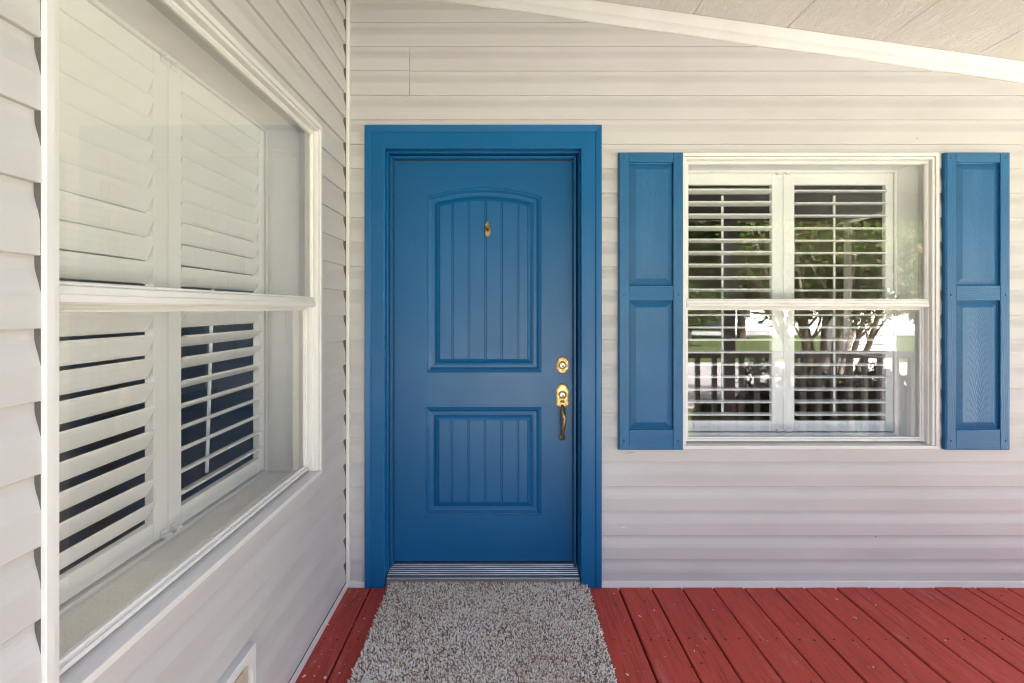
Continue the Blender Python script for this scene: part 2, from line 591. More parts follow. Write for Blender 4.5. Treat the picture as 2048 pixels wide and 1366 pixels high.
# sheathing behind the courses (with the openings left out), base strip, corner trim
def sheath(wall, full, top, holes, y0, y1):
    mb = MB()
    xs = sorted({full[0], full[1], *[h[0] for h in holes], *[h[1] for h in holes]})
    for a, b in zip(xs[:-1], xs[1:]):
        m = (a + b) / 2; zz = [(-.3, top)]
        for h in holes:
            if h[0] < m < h[1]:
                zz = [(-.3, max(h[2], -.3)), (h[3], top)]
        for c, d in zz:
            if d - c > .01: mb.box(a, b, y0, y1, c, d)
    mb.build('sheathing', 'sheathing', wall)
sheath(back, (WL - 0.1, PORCH_X1), 2.24, [DOOR_HOLE, WIN_HOLE], 0.003, 0.17)
MB().box(WL - 0.1, 2.2, 0.004, 0.165, 2.24, 2.5).box(WL - .1, 0.4, 0.004, .165, 2.5, 2.75).build('sheathing', 'sheathing', back)
sheath(left, (-3.35, 0.16), 2.9, [LW_HOLE], 0.003, 0.17)
MB().box(WL + 0.03, -0.652, -0.026, 0.0, -0.02, 0.026, 0.002).build('base_strip', 'trim_white', back)
MB().box(0.468, PORCH_X1, -0.026, 0.0, -0.02, 0.026, 0.002).build('base_strip', 'trim_white', back)
MB().box(-3.35, -0.03, -0.022, 0.0, -0.02, 0.028, 0.002).build('base_strip', 'trim_white', left)
MB().box(-3.35, -0.036, -0.0176, 0.0, 0.0282, 0.0318).build('butt_shadow', 'dark_gap', left)  # dark strip painted as the shadow under the lowest siding butt
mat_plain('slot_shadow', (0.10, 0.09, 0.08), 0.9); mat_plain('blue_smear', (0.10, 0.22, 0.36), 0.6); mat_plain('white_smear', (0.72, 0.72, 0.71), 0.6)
def smear(pts, m):
    v = []
    for px, pz, w_ in pts: v += [(px, -0.0174, pz - w_), (px, -0.0174, pz + w_)]
    MB().add(v, [(2 * i, 2 * i + 2, 2 * i + 3, 2 * i + 1) for i in range(len(pts) - 1)]).build('paint_smear', m, back)
smear([(0.585, 0.635, .0006), (0.605, 0.639, .0016), (0.625, 0.641, .0009), (0.648, 0.6445, .0004)], 'blue_smear')
smear([(0.566, 0.281, .0005), (0.574, 0.283, .002), (0.584, 0.2835, .0016), (0.590, 0.2835, .0004)], 'white_smear')
# inside corner post: square nose, with its channel's shade as a painted strip
mb = MB().box(-0.034, -0.002, -0.030, -0.002, 0.0, 3.1, 0.003)
mb.build('corner_trim', 'white_vinyl', left)
MB().box(-0.0358, -0.0342, -0.0172, 0.0, 0.03, 3.1).build('channel_shade', 'slot_shadow', left)  # dark strip painted as the shade between siding ends and post

# ------------------------------------------------------------------ porch deck
deck = thing('porch_deck', 'red painted wooden porch deck in front of the door', 'deck', (0, 0, 0))
edges = [WL + 0.004, -0.630]
x = -0.630
inner = np.linspace(-0.630, 0.5537, 9)[1:-1]
edges += list(inner) + [0.5537, 0.709, 0.854, 1.0014, 1.149, 1.296, 1.438, 1.588, 1.748, 1.901, 2.055, 2.198, 2.255, 2.40, 2.55]
while edges[-1] < PORCH_X1 - 0.2: edges.append(edges[-1] + 0.149)
edges.append(PORCH_X1)
nailm = MB().lathe([(0.0, 0.0016), (0.0036, 0.0016), (0.0046, 0.0004), (0.0046, -0.004)], (0, 0, 0), 'z', 8).mesh('nail', 'nail')
for i, (a, b) in enumerate(zip(edges[:-1], edges[1:])):
    g0 = 0.0 if i == 0 else rnd.uniform(0.0022, 0.0042); g1 = rnd.uniform(0.0022, 0.0042)
    dz = rnd.uniform(-0.0015, 0.0008)
    xa, xb = a + g0, b - g1
    mb = MB()
    n = 7; prof = []
    w = xb - xa; r = min(0.005, w * .2)
    cup = rnd.uniform(-0.0012, 0.0012)
    pts = [(xa, -0.030), (xa, -r), (xa + r * .3, -r * .3), (xa + r, 0)]
    pts += [(xa + w * .5, cup)]
    pts += [(xb - r, 0), (xb - r * .3, -r * .3), (xb, -r), (xb, -0.030)]
    # sweep along y with a light wander
    rows = []
    ns = 14
    y0, y1 = -2.10, -0.004 - rnd.uniform(0, 0.006)
    for k in range(ns + 1):
        yy = y1 + (y0 - y1) * k / ns
        wob = rnd.uniform(-.0007, .0007)
        rows.append([(px + (wob if 0 < j < len(pts) - 1 else wob), yy, pz + dz) for j, (px, pz) in enumerate(pts)])
    mb.rings([list(reversed(rw)) for rw in rows])
    mb.add(rows[0], [tuple(range(len(pts)))]); mb.add(rows[-1], [tuple(reversed(range(len(pts))))])
    bo = mb.build('deck_board', 'deck_red', deck)
    for s in ((0.26, 0.74) if w > 0.1 else (0.5,)):
        link('nail', nailm, bo, (xa + w * s + rnd.uniform(-.008, .008), -0.398 + rnd.uniform(-.006, .006), dz - 0.0004))
for px, py, z in ((0.648, -0.135, 0), (0.700, -0.555, 0), (0.78, -0.475, 0), (1.10, -0.63, 0)):
    link('nail', nailm, deck, (px, py, -0.0006))
# joists and dark ground under the boards
mb = MB()
for yy in (-0.02, -0.398, -0.80, -1.20, -1.60, -2.05):
    mb.box(WL, PORCH_X1, yy - .02, yy + .02, -0.20, -0.034)
mb.build('joist', 'dark_gap', deck)
MB().box(WL + .01, PORCH_X1, -2.125, -2.102, -0.32, -0.002, 0.003).build('rim_board', 'deck_red', deck)
# splits in the boards, cut as thin dark slivers of shadowed wood
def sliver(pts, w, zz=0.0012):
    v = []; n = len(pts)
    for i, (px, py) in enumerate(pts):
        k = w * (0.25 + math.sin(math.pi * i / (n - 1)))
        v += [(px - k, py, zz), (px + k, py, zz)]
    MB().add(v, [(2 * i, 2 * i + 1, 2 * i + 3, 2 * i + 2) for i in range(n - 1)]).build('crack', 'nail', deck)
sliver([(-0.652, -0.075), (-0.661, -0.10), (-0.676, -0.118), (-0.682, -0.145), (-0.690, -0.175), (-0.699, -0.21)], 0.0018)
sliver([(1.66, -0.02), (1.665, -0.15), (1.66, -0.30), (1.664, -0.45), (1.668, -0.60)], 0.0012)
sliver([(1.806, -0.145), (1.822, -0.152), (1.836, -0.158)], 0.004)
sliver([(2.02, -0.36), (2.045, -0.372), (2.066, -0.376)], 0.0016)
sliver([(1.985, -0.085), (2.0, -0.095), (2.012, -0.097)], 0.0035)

# ------------------------------------------------------------------ porch ceiling, frieze trim, roof
ceil_t = thing('porch_ceiling', 'sloping off-white porch ceiling of wood grained boards', 'ceiling', (0, 0, 0))
ced = [-0.76, -0.44, 0.01, 0.46, 0.91, 1.36, 1.81, 2.26, 2.71, 3.16, 3.61, 4.05]
for a, b in zip(ced[:-1], ced[1:]):
    a2, b2 = a + 0.0007, b - 0.0007
    c = 0.0028
    pts = [(a2, ceil(a2) + .012), (a2, ceil(a2) + c), (a2 + c, ceil(a2 + c)), (b2 - c, ceil(b2 - c)), (b2, ceil(b2) + c), (b2, ceil(b2) + .012)]
    MB().prism(pts, 'y', -1.99, -0.001).build('ceiling_board', 'ceiling_board', ceil_t)
# frieze moulding along the wall
mb = MB()
prof = [(-0.001, 0.000), (-0.001, -0.098), (-0.020, -0.098), (-0.0245, -0.094), (-0.0245, -0.070), (-0.021, -0.050), (-0.0245, -0.028), (-0.0265, -0.012), (-0.0265, 0.000)]
xs = np.linspace(WL, 4.05, 60)
rs = []
for i, xx in enumerate(xs):
    wv = 0.0016 * math.sin(xx * 9.0) + 0.0012 * math.sin(xx * 3.7 + 1)
    rs.append([(xx, y, ceil(xx) - 0.0015 + z + (wv if z < -0.08 else 0)) for y, z in prof])
mb.rings(rs)
mb.build('frieze_trim', 'trim_white', ceil_t)

roof = thing('porch_roof', 'shallow pitched roof over the porch with its front beam', 'roof', (0, 0, 2.9))
def rl(x): return ceil(x) - 2.9
MB().prism([(-0.80, rl(-0.80) + .10), (5.20, rl(5.20) + .10), (5.20, rl(5.20) + .24), (-0.80, rl(-0.80) + .24)], 'y', -2.40, 6.4).build('roof_slab', 'roofing', roof)  # right eave drawn out, unseen, to keep sun off the deck end
MB().prism([(-0.745, 2.115 - 2.9), (4.12, 2.115 - 2.9), (4.12, rl(4.12) + .09), (-0.745, rl(-0.745) + .09)], 'y', -2.08, -1.995).build('front_beam', 'beam_paint', roof)
MB().box(4.06, 4.15, -1.99, -0.02, 2.115 - 2.9, rl(4.15) + .085).build('side_beam', 'beam_paint', roof)

# ------------------------------------------------------------------ the house behind the walls
hb = thing('house_block', 'rest of the house behind the porch walls', 'house', (0, 0, 0))
shell = MB()
shell.box(-5.0, -4.6, -3.45, -3.35, -0.5, 3.1).box(-1.4, WL - 0.02, -3.45, -3.35, -0.5, 3.1)           # wing front; unseen opening added to light the left room
shell.box(-4.6, -1.4, -3.45, -3.35, -0.5, 0.5).box(-4.6, -1.4, -3.45, -3.35, 2.4, 3.1)
shell.box(-5.1, -5.0, -3.45, 6.1, -0.5, 3.1)
shell.box(-5.0, 4.2, 6.0, 6.1, -0.5, 3.3)
shell.box(4.1, 4.2, 0.175, 2.2, -0.5, 2.35).box(4.1, 4.2, 3.6, 6.0, -0.5, 2.35).box(4.1, 4.2, 2.2, 3.6, -0.5, 0.8)  # unseen opening added here to light the right room
shell.box(WL - 0.17, WL - 0.1, 0.16, 6.0, -0.5, 3.1)            # partition
shell.build('wall', 'interior_wall', hb)
MB().add([(-4.6, -3.4, .5), (-1.4, -3.4, .5), (-1.4, -3.4, 2.4), (-4.6, -3.4, 2.4)], [(0, 1, 2, 3)]).build('glass_pane', 'window_glass', hb, fix=False)  # pane in the added wing opening
MB().add([(4.15, 2.2, .8), (4.15, 3.6, .8), (4.15, 3.6, 2.35), (4.15, 2.2, 2.35)], [(0, 1, 2, 3)]).build('glass_pane', 'window_glass', hb, fix=False)  # pane in the added opening of the right wall
struct(MB().box(-5.0, WL - 0.18, -3.35, 6.0, -0.5, -0.02).build('floor_left_room', 'interior_floor'))
struct(MB().box(WL - 0.1, 4.1, 0.175, 6.0, -0.5, -0.02).build('floor_right_room', 'interior_floor'))
MBo = MB().box(-5.3, WL - 0.01, -3.8, 6.3, 3.1, 3.25).build('wing_roof', 'roofing'); tag(MBo, 'flat dark roof over the left wing of the house', 'roof')

# ------------------------------------------------------------------ windows
def glass(x0, x1, z0, z1, y, parent):
    MB().add([(x0, y, z0), (x1, y, z0), (x1, y, z1), (x0, y, z1)], [(0, 1, 2, 3)]).build('glass_pane', 'window_glass', parent, fix=False)

def make_window(name, label, loc, rz, dp=0.033):
    w = thing(name, label, 'window', loc, rz, 'single hung windows')
    H = WIN_H; z0, z1 = 0.0, WZ1 - WZ0
    # outer lip over the siding ends, then the frame proper
    MB().frame(-H, H, z0, z1, [(0.0, -0.008), (0.0, -0.0215), (0.0015, -0.0230), (0.0165, -0.0230), (0.0175, -0.0220), (0.0178, -0.002)]).build('channel', 'white_vinyl', w)
    MB().frame(-H, H, z0, z1, [(-0.0009, 0.000), (-0.0009, -0.0150), (0.0008, -0.0150)]).build('channel_shade', 'slot_shadow', w)  # dark ring painted as the shade where siding meets the channel
    v = []; fp = [(0.0186, -0.004), (0.0186, -0.0165), (0.020, -0.0180), (0.0300, -0.0180), (0.0312, -0.0170), (0.0315, 0.002), (0.0355, 0.004), (0.0355, 0.060), (0.028, 0.062)]
    for i, y in fp: v += [(-H + i, y, z0 + .0182), (-H + i, y, z1 - i), (H - i, y, z1 - i), (H - i, y, z0 + .0182)]
    MB().add(v, [(4 * k + j, 4 * k + j + 1, 4 * k + j + 5, 4 * k + j + 4) for k in range(len(fp) - 1) for j in range(3)]).build('frame', 'white_vinyl', w)
    MB().prism([(-0.003, 0.0100), (-0.001, 0.0170), (0.060, 0.0225), (0.060, 0.0100)], 'x', -H + .0185, H - .0185).build('sill', 'white_vinyl', w)
    zm = 1.352 - WZ0
    a = H - 0.0357
    us = MB().frame(-a, a, zm - 0.014, z1 - 0.0357, [(0.0, 0.020), (0.0, 0.000), (0.002, -0.002), (0.009, -0.002), (0.0110, 0.001), (0.0135, 0.004), (0.0140, 0.013)])
    us.box(-a + 0.001, a - 0.001, -0.005, 0.018, zm - 0.016, zm + 0.018, 0.002)
    us.box(-a + 0.002, a - 0.002, -0.011, 0.0, zm - 0.013, zm + 0.003, 0.002)
    us.box(-a + 0.002, a - 0.002, -0.002, 0.016, zm + 0.0185, zm + 0.025, 0.002)
    us = us.build('upper_sash', 'white_vinyl', w)
    glass(-a + .012, a - .012, zm + .01, z1 - .046, 0.010, us)
    ls = MB().frame(-a, a, 0.0275, zm - 0.010, [(0.0, 0.046), (0.0, 0.024), (0.002, 0.021), (0.0125, 0.021), (0.0135, 0.025), (0.0195, 0.026), (0.0200, 0.036)])
    ls.box(-a + 0.001, a - 0.001, 0.016, 0.0205, 0.0285, 0.0390, 0.0015)
    ls = ls.build('lower_sash', 'white_vinyl', w)
    glass(-a + .0185, a - .0185, 0.046, zm - .030, 0.034, ls)
    # inside lining of the wall opening, with a stool board
    r = 0.592
    rv = MB()
    zb, zt = 0.668 - WZ0, 2.052 - WZ0
    rv.box(-r - .02, -r, 0.0605, 0.200 + dp, zb - .02, zt + .02)
    rv.box(r, r + .02, 0.0605, 0.200 + dp, zb - .02, zt + .02)
    rv.box(-r, r, 0.0605, 0.200 + dp, zt, zt + .02)
    rv.box(-r, r, 0.0605, 0.200 + dp, zb - .02, zb)
    rv.build('lining', 'shutter_white', w)
    MB().frame(-r, r, zb, zt, [(0.0, 0.199 + dp), (0.0, 0.168 + dp), (0.001, 0.166 + dp), (0.012, 0.166 + dp), (0.013, 0.168 + dp), (0.013, 0.199 + dp)]).build('shutter_frame', 'shutter_white', w)
    # casing on the room side keeps light out of the wall
    MB().frame(-r - .25, r + .25, zb - .25, zt + .25, [(0.0, 0.202 + dp), (0.245, 0.202 + dp)]).build('inner_casing', 'interior_wall', w)
    return w
wr = make_window('window', 'white window between the two blue shutters', (WIN_C, 0, WZ0), 0)
wl = make_window('window', 'white window in the left wall, seen at a steep angle', (WL, LWIN_C, WZ0), R(90), 0.022)

# interior plantation shutters
LOUV_W, LOUV_T = 0.0640, 0.0120
def louver_mesh(L):
    pts = []
    for i in range(12):
        a = 2 * math.pi * i / 12
        c, s_ = math.cos(a), math.sin(a)
        pts.append((LOUV_W / 2 * math.copysign(abs(c) ** 0.75, c), LOUV_T / 2 * math.copysign(abs(s_) ** 0.7, s_)))
    mb = MB(); mb.prism(pts, 'x', 0, L, smooth=False)
    me = mb.mesh('louver', 'shutter_white')
    return me
PW = 0.575
LST, LSO = 0.058, 0.040
LM = louver_mesh(PW - LST - LSO)
LZ = [1.9450 - 0.06490 * k for k in range(19)]
def plantation(label, wloc, rz, side, tilts, rod_lean=0.0, rod=True, jig=1.0, deep=0.033):
    if rz: deep = 0.022
    """side +1: panel on local +x of the window centre; tilt in degrees, outer edge up"""
    root = thing('plantation_shutter', label, 'interior shutter', wloc, rz, 'white louvred shutters inside the windows')
    y0, y1 = 0.172 + deep, 0.198 + deep
    zb, zt = 0.688 - WZ0, 2.038 - WZ0
    xm, xo = 0.0012 * side, (0.0012 + PW) * side
    MB().box(xm, xm + side * LST, y0, y1, zb, zt, 0.002).build('stile', 'shutter_white', root)
    MB().box(xo - side * LSO, xo, y0, y1, zb, zt, 0.002).build('stile', 'shutter_white', root)
    xa, xb = sorted((xm + side * LST, xo - side * LSO))
    MB().box(xa, xb, y0 + .001, y1 - .001, 1.977 - WZ0, zt, 0.002).build('rail', 'shutter_white', root)
    br = MB().box(xa, xb, y0 + .001, y1 - .001, zb, 0.742 - WZ0, 0.002)
    br.build('rail', 'shutter_white', root)
    for k, z in enumerate(LZ):
        o = link('louver', LM, root, (xa, (y0 + y1) / 2, z - WZ0))
        o.rotation_euler = (-R(tilts[k] + rnd.uniform(-1.2, 1.2) * jig), R(rnd.uniform(-.12, .12)), 0)
    # catch at the top and foot of the meeting stile
    for zc, up in ((zt - 0.008, -1), (zb + 0.010, 1)):
        xc = xm + side * 0.022
        MB().box(xc - .013, xc + .013, y0 - .004, y0, zc - .010, zc + .010, 0.001).box(xc - .016, xc + .010, y0 - .022, y0 - .004, zc + .002 * up, zc - .007 * up, 0.002).build('catch', 'shutter_white', root)
    if rod:
        xc = (xa + xb) / 2
        yr = y1 + 0.022
        MB().tube([(xc + rod_lean, yr, 0.775 - WZ0), (xc - rod_lean, yr, 1.93 - WZ0)], 0.0065, 6).build('tilt_rod', 'shutter_white', root)
    return root
wrl = (WIN_C, 0, WZ0)
wll = (WL, LWIN_C, WZ0)
plantation('left white louvred shutter inside the window between the blue shutters', wrl, 0, -1, [10] * 10 + [0] * 9)
plantation('right white louvred shutter inside the window between the blue shutters', wrl, 0, 1, [-3] * 10 + [-2] * 9)
plantation('white louvred shutter with nearly shut slats, nearest the camera in left window', wll, R(90), -1, [68] * 10 + [67, 66, 65, 63, 61, 60, 59, 58, 58], rod=False)
plantation('white louvred shutter with open lower slats, in left window nearer the door', wll, R(90), 1, [64] * 10 + [52, 33, 36, 29, 24, 24, 26, 23, 24], rod_lean=-0.03, jig=2.2)

# ------------------------------------------------------------------ blue panelled shutters
def blue_shutter(label, x0):
    W, Hh = 0.307, 1.412
    root = thing('panel_shutter', label, 'shutter', (x0, -0.0175, 0.659), 0, 'blue shutters beside the window')
    F = -0.0235                                             # front face
    # hollow back body
    MB().frame(0.0, W, 0.0, Hh, [(0.0, 0.0), (0.0, F + .006), (0.004, F + .0025), (0.03, F + .0025)], ).build('rim', 'shutter_blue_straight', root)
    st = 0.0485
    def pc(name, mat, x0, x1, z0, z1, y):
        cx, cz = (x0 + x1) / 2, (z0 + z1) / 2
        return MB().box(x0 - cx, x1 - cx, y, -0.004, z0 - cz, z1 - cz, 0.0018).build(name, mat, root, (cx, 0, cz))
    pc('stile', 'shutter_blue_straight', 0.0042, st, 0.0042, Hh - .0042, F)
    pc('stile', 'shutter_blue_straight', W - st, W - 0.0042, 0.0042, Hh - .0042, F)
    for z0, z1 in ((0.0042, 0.097), (0.709, 0.780), (Hh - 0.048, Hh - 0.0042)):
        cx, cz = W / 2, (z0 + z1) / 2
        o = MB().box(-(z1 - z0) / 2, (z1 - z0) / 2, F + .0012, -0.004, -W / 2 + st + .0004, W / 2 - st - .0004, 0.0018).build('rail', 'shutter_blue_straight', root, (cx, 0, cz))
        o.rotation_euler = (0, R(90), 0)                    # grain runs along the rail
    for z0, z1 in ((0.0975, 0.7085), (0.7805, Hh - 0.0485)):
        x0_, x1_ = st, W - st
        cx, cz = (x0_ + x1_) / 2, (z0 + z1) / 2
        hw, hh = (x1_ - x0_) / 2, (z1 - z0) / 2
        mb = MB().frame(-hw, hw, -hh, hh, [(0.0, F + .004), (0.0, F + .0150), (0.003, F + .0158), (0.030, F + .0052), (0.0325, F + .0038), (0.035, F + .0036)], close_last=True)
        mb.build('raised_panel', 'shutter_blue', root, (cx, 0, cz))
    for sx in (0.024, W - 0.024):
        for sz in (0.043, 0.735, Hh - 0.026):
            MB().lathe([(0.0, F - .0028), (0.0028, F - .0026), (0.0046, F - .0012), (0.0050, F + .001)], (sx, 0, sz), 'y', 10).build('screw', 'screw_blue', root)
mat_plain('screw_blue', (0.012, 0.045, 0.10), 0.25, 0.2, 80)
blue_shutter('blue panelled shutter left of the window, next to the door', 0.551)
blue_shutter('blue panelled shutter right of the window, at the right edge', 2.102)

# ------------------------------------------------------------------ front door
door = thing('front_door', 'blue front door with arched plank panel and brass handle', 'door', (-0.0955, 0.0, 0.0))
DX = 0.0955
def dx(x): return x + DX                                     # world x to door x
# casing: flat board with an outer band, head and two legs, each mitred
C0, C1, CT = -0.6555, 0.4720, 2.2035                         # outer
I0, I1, IT = -0.5600, 0.3735, 2.0920                         # inner
cas = [(0.0, 0.004), (0.0, -0.034), (0.003, -0.037), (0.024, -0.034), (0.029, -0.0305), (0.0305, -0.028), (0.031, -0.031), (0.090, -0.031), (0.0945, -0.028), (0.0955, -0.024), (0.0955, 0.020)]
kx = (0.0955, 0.0985); kt = CT - IT
def cas_rings(z0):
    L = []; Rr = []; 
    out = []
    for i, y in cas:
        il = i * (I0 - C0) / 0.0955; ir = i * (C1 - I1) / 0.0955; it = i * kt / 0.0955
        out.append(((dx(C0 + il), y, z0), (dx(C0 + il), y, CT - it), (dx(C1 - ir), y, CT - it), (dx(C1 - ir), y, z0)))
    return out
cr = cas_rings(0.001)
for nm, a, b in (('casing', 0, 1), ('casing', 1, 2), ('casing', 2, 3)):
    v = []; f = []
    for r_ in cr: v += [r_[a], r_[b]]
    n = len(cr)
    f = [(2 * i, 2 * i + 1, 2 * i + 3, 2 * i + 2) for i in range(n - 1)]
    MB().add(v, f).build(nm, 'door_blue', door)
# jamb and stop (U shaped), then the slab
def ubox(name, x0, x1, zt, y0, y1, wd, mat):
    MB().box(dx(x0 - wd), dx(x0), y0, y1, 0.02, zt + wd, 0.002).build(name, mat, door)
    MB().box(dx(x1), dx(x1 + wd), y0, y1, 0.02, zt + wd, 0.002).build(name, mat, door)
    MB().box(dx(x0), dx(x1), y0 + .0006, y1 - .0006, zt, zt + wd, 0.002).build(name, mat, door)
ubox('jamb', -0.5555, 0.3690, 2.0860, 0.018, 0.150, 0.03, 'door_blue')
ubox('stop', -0.5430, 0.3515, 2.0700, 0.052, 0.0860, 0.012, 'door_blue')
ubox('weatherstrip', -0.5405, 0.3490, 2.0670, 0.0862, 0.0915, 0.010, 'slot_dark')

SX0, SX1, SZ0, SZ1, SY = -0.553, 0.3665, 0.066, 2.083, 0.092
def arch_ring(x0, x1, z0, zs, zm, ins, y, nb=8, ns=10, nt=24):
    pts = []
    xa, xb = x0 + ins, x1 - ins
    half = (x1 - x0) / 2; cx = (x0 + x1) / 2
    rise = zm - zs
    if rise > 1e-5:
        Rr = (half * half + rise * rise) / (2 * rise); cz = zm - Rr
        def top(xx): return cz + math.sqrt(max(0, (Rr - ins) ** 2 - (xx - cx) ** 2))
    else:
        def top(xx): return zs - ins
    for i in range(nb): pts.append((xa + (xb - xa) * i / nb, y, z0 + ins))
    for i in range(ns): pts.append((xb, y, z0 + ins + (top(xb) - z0 - ins) * i / ns))
    for i in range(nt):
        xx = xb + (xa - xb) * i / nt; pts.append((xx, y, top(xx)))
    for i in range(ns): pts.append((xa, y, top(xa) + (z0 + ins - top(xa)) * i / ns))
    return pts, top
PANEL = [(0, 0), (0.0010, 0.0004), (0.0052, 0.0046), (0.0072, 0.0047), (0.0110, 0.0014), (0.0130, 0.0016), (0.0245, 0.0112), (0.0380, 0.0118), (0.0392, 0.0152), (0.0430, 0.0154), (0.0560, 0.0068), (0.0665, 0.0034), (0.0668, 0.0090)]
slab = MB()
zmid = 0.926
cells = [((-0.3825, 0.1950, 1.0100, 1.8920, 1.9380), (zmid, SZ1)), ((-0.3870, 0.1950, 0.2925, 0.8375, 0.8375), (SZ0, zmid))]
plank_specs = []
for (x0, x1, z0, zs, zm), (c0, c1) in cells:
    outer, _ = arch_ring(SX0, SX1, c0, c1, c1, 0.0, SY)
    rs = [[(dx(p[0]), p[1], p[2]) for p in outer]]
    for ins, d in PANEL:
        r_, top = arch_ring(x0, x1, z0, zs, zm, ins, SY + d)
        rs.append([(dx(p[0]), p[1], p[2]) for p in r_])
    slab.rings(rs, close_last=True)
    plank_specs.append((x0 + 0.067, x1 - 0.067, z0 + 0.067, arch_ring(x0, x1, z0, zs, zm, 0.067, 0)[1]))
slab.box(dx(SX0), dx(SX1), SY + 0.020, SY + 0.044, SZ0, SZ1)
slab_o = slab.build('door_slab', 'door_blue', door)
for (xa, xb, za, top) in plank_specs:
    n = 6; g = 0.0072
    # grooves: first and last plank a little narrower
    cuts = [xa, xa + 0.0650, xa + 0.1475, xa + 0.2300, xa + 0.3115, xa + 0.3930, xb]
    sc_ = (xb - xa) / 0.4435
    cuts = [xa + (c - xa) * sc_ for c in cuts[:-1]] + [xb]
    for i in range(n):
        a = cuts[i] + (g / 2 if i else 0.0004); b = cuts[i + 1] - (g / 2 if i < n - 1 else 0.0004)
        m = 5
        base = [(a, za + .0003), (b, za + .0003)] + [(b + (a - b) * k / m, top(b + (a - b) * k / m) - .0003) for k in range(m + 1)]
        ch = 0.0026
        def ins(p):
            return (min(max(p[0], a + ch), b - ch), p[1])
        r0 = [(dx(p[0]), SY + 0.0105, p[1]) for p in base]
        r1 = [(dx(p[0]), SY + 0.0072, p[1]) for p in base]
        r2 = [(dx(ins(p)[0]), SY + 0.0036, p[1]) for p in base]
        MB().rings([r0, r1, r2], close_last=True).build('plank', 'door_blue', slab_o)

# threshold
th = MB()
prof = [(0.100, 0.066), (0.100, 0.072)]
prof = [(0.105, 0.030), (0.105, 0.0625), (0.086, 0.0618)]
z = 0.0605; y = 0.080
for k in range(6):
    prof += [(y, z), (y - 0.0085, z - 0.0010), (y - 0.0100, z - 0.0042), (y - 0.0125, z - 0.0042), (y - 0.0135, z - 0.0016)]
    y -= 0.0140; z -= 0.0022
prof += [(y, z), (y - 0.018, z - 0.003), (y - 0.0205, z - 0.006), (y - 0.0205, z - 0.015), (0.02, z - 0.015)]
th.prism(prof, 'x', dx(-0.5535), dx(0.3675))
th.build('threshold', 'aluminium', door)
MB().box(dx(-0.557), dx(0.370), -0.010, 0.10, 0.001, 0.022, 0.002).build('subsill', 'sheathing', door)

# brass hardware
def plate(cx, z_lo, z_hi, kind, y, lay):
    """outline with square shoulders and domed ends"""
    def outline(s):
        pts = []
        w, wi = 0.0315 - s, 0.0225 - s
        zt, zb = z_hi - s, z_lo + s
        sh = 0.021
        # right side up
        pts.append((w, zb + sh + .003)); pts.append((w, zt - sh - .003))
        pts += [(w - .003, zt - sh + .001), (wi + .001, zt - sh + .005)]
        for k in range(1, 8):
            a = math.pi * k / 8
            pts.append((wi * math.cos(a), zt - 0.0165 + 0.0165 * math.sin(a)))
        pts += [(-wi - .001, zt - sh + .005), (-w + .003, zt - sh + .001)]
        pts += [(-w, zt - sh - .003), (-w, zb + sh + .003)]
        if kind == 'dome':
            pts += [(-w + .003, zb + sh - .001), (-wi - .001, zb + sh - .005)]
            for k in range(1, 8):
                a = math.pi * k / 8
                pts.append((-wi * math.cos(a), zb + 0.0165 - 0.0165 * math.sin(a)))
            pts += [(wi + .001, zb + sh - .005), (w - .003, zb + sh - .001)]
        else:
            pts += [(-w, zb + .012), (-w + .012, zb + .008), (-0.010, zb), (0.010, zb), (w - .012, zb + .008), (w, zb + .012)]
        return pts
    mb = MB()
    mb.rings([[(cx + p[0], y, p[1]) for p in outline(0)], [(cx + p[0], y - .004, p[1]) for p in outline(0)], [(cx + p[0], y - .0065, p[1]) for p in outline(.0025)],
              [(cx + p[0], y - .0060, p[1]) for p in outline(.0055)], [(cx + p[0], y - .0095, p[1]) for p in outline(.0070)]], close_last=True)
    return mb
HX = dx(0.299)
def cyl(parent, zc):
    yb = SY - .0095
    MB().lathe([(0.0205, yb + .002), (0.0205, yb - .004), (0.0185, yb - .0068), (0.0165, yb - .0062), (0.0160, yb - .004)], (HX, 0, zc), 'y', 24).build('collar', 'brass', parent)
    MB().lathe([(0.0162, yb - .004), (0.0158, yb - .0085), (0.0135, yb - .0105), (0.0080, yb - .0108), (0.0, yb - .0108)], (HX, 0, zc), 'y', 24).build('cylinder', 'brass_bright', parent)
    MB().lathe([(0.0062, yb - .0107), (0.0060, yb - .0125), (0.0, yb - .0127)], (HX + .001, 0, zc - .003), 'y', 14).box(HX - .0005, HX + .0022, yb - .0134, yb - .0125, zc - .0075, zc + .001).build('keyway', 'bronze', parent)
dbz = 1.33 - (730.5 - 617) / 401.0
db = plate(HX, dbz - 0.0425, dbz + 0.0425, 'dome', SY, 0).build('deadbolt', 'brass', door)
cyl(db, dbz)
pz1 = 1.33 - (767.5 - 617) / 401.0; pz0 = 1.33 - (816 - 617) / 401.0
hs = plate(HX, pz0, pz1, 'square', SY, 0).build('handle_set', 'brass', door)
cyl(hs, 1.33 - (789.5 - 617) / 401.0)
zt_ = 1.33 - (803.5 - 617) / 401.0
MB().prism([(HX - .014, zt_), (HX - .008, zt_ + .0045), (HX + .008, zt_ + .0045), (HX + .014, zt_), (HX + .008, zt_ - .003), (HX - .008, zt_ - .003)], 'y', SY - .0101, SY - .0085).build('thumb_slot', 'slot_dark', hs)
MB().tube([(HX, SY - .009, zt_ + .001), (HX, SY - .022, zt_ + .004), (HX, SY - .034, zt_ + .001)], [0.006, 0.008, 0.009], 8, flat=0.45).build('thumb_latch', 'brass_bright', hs)
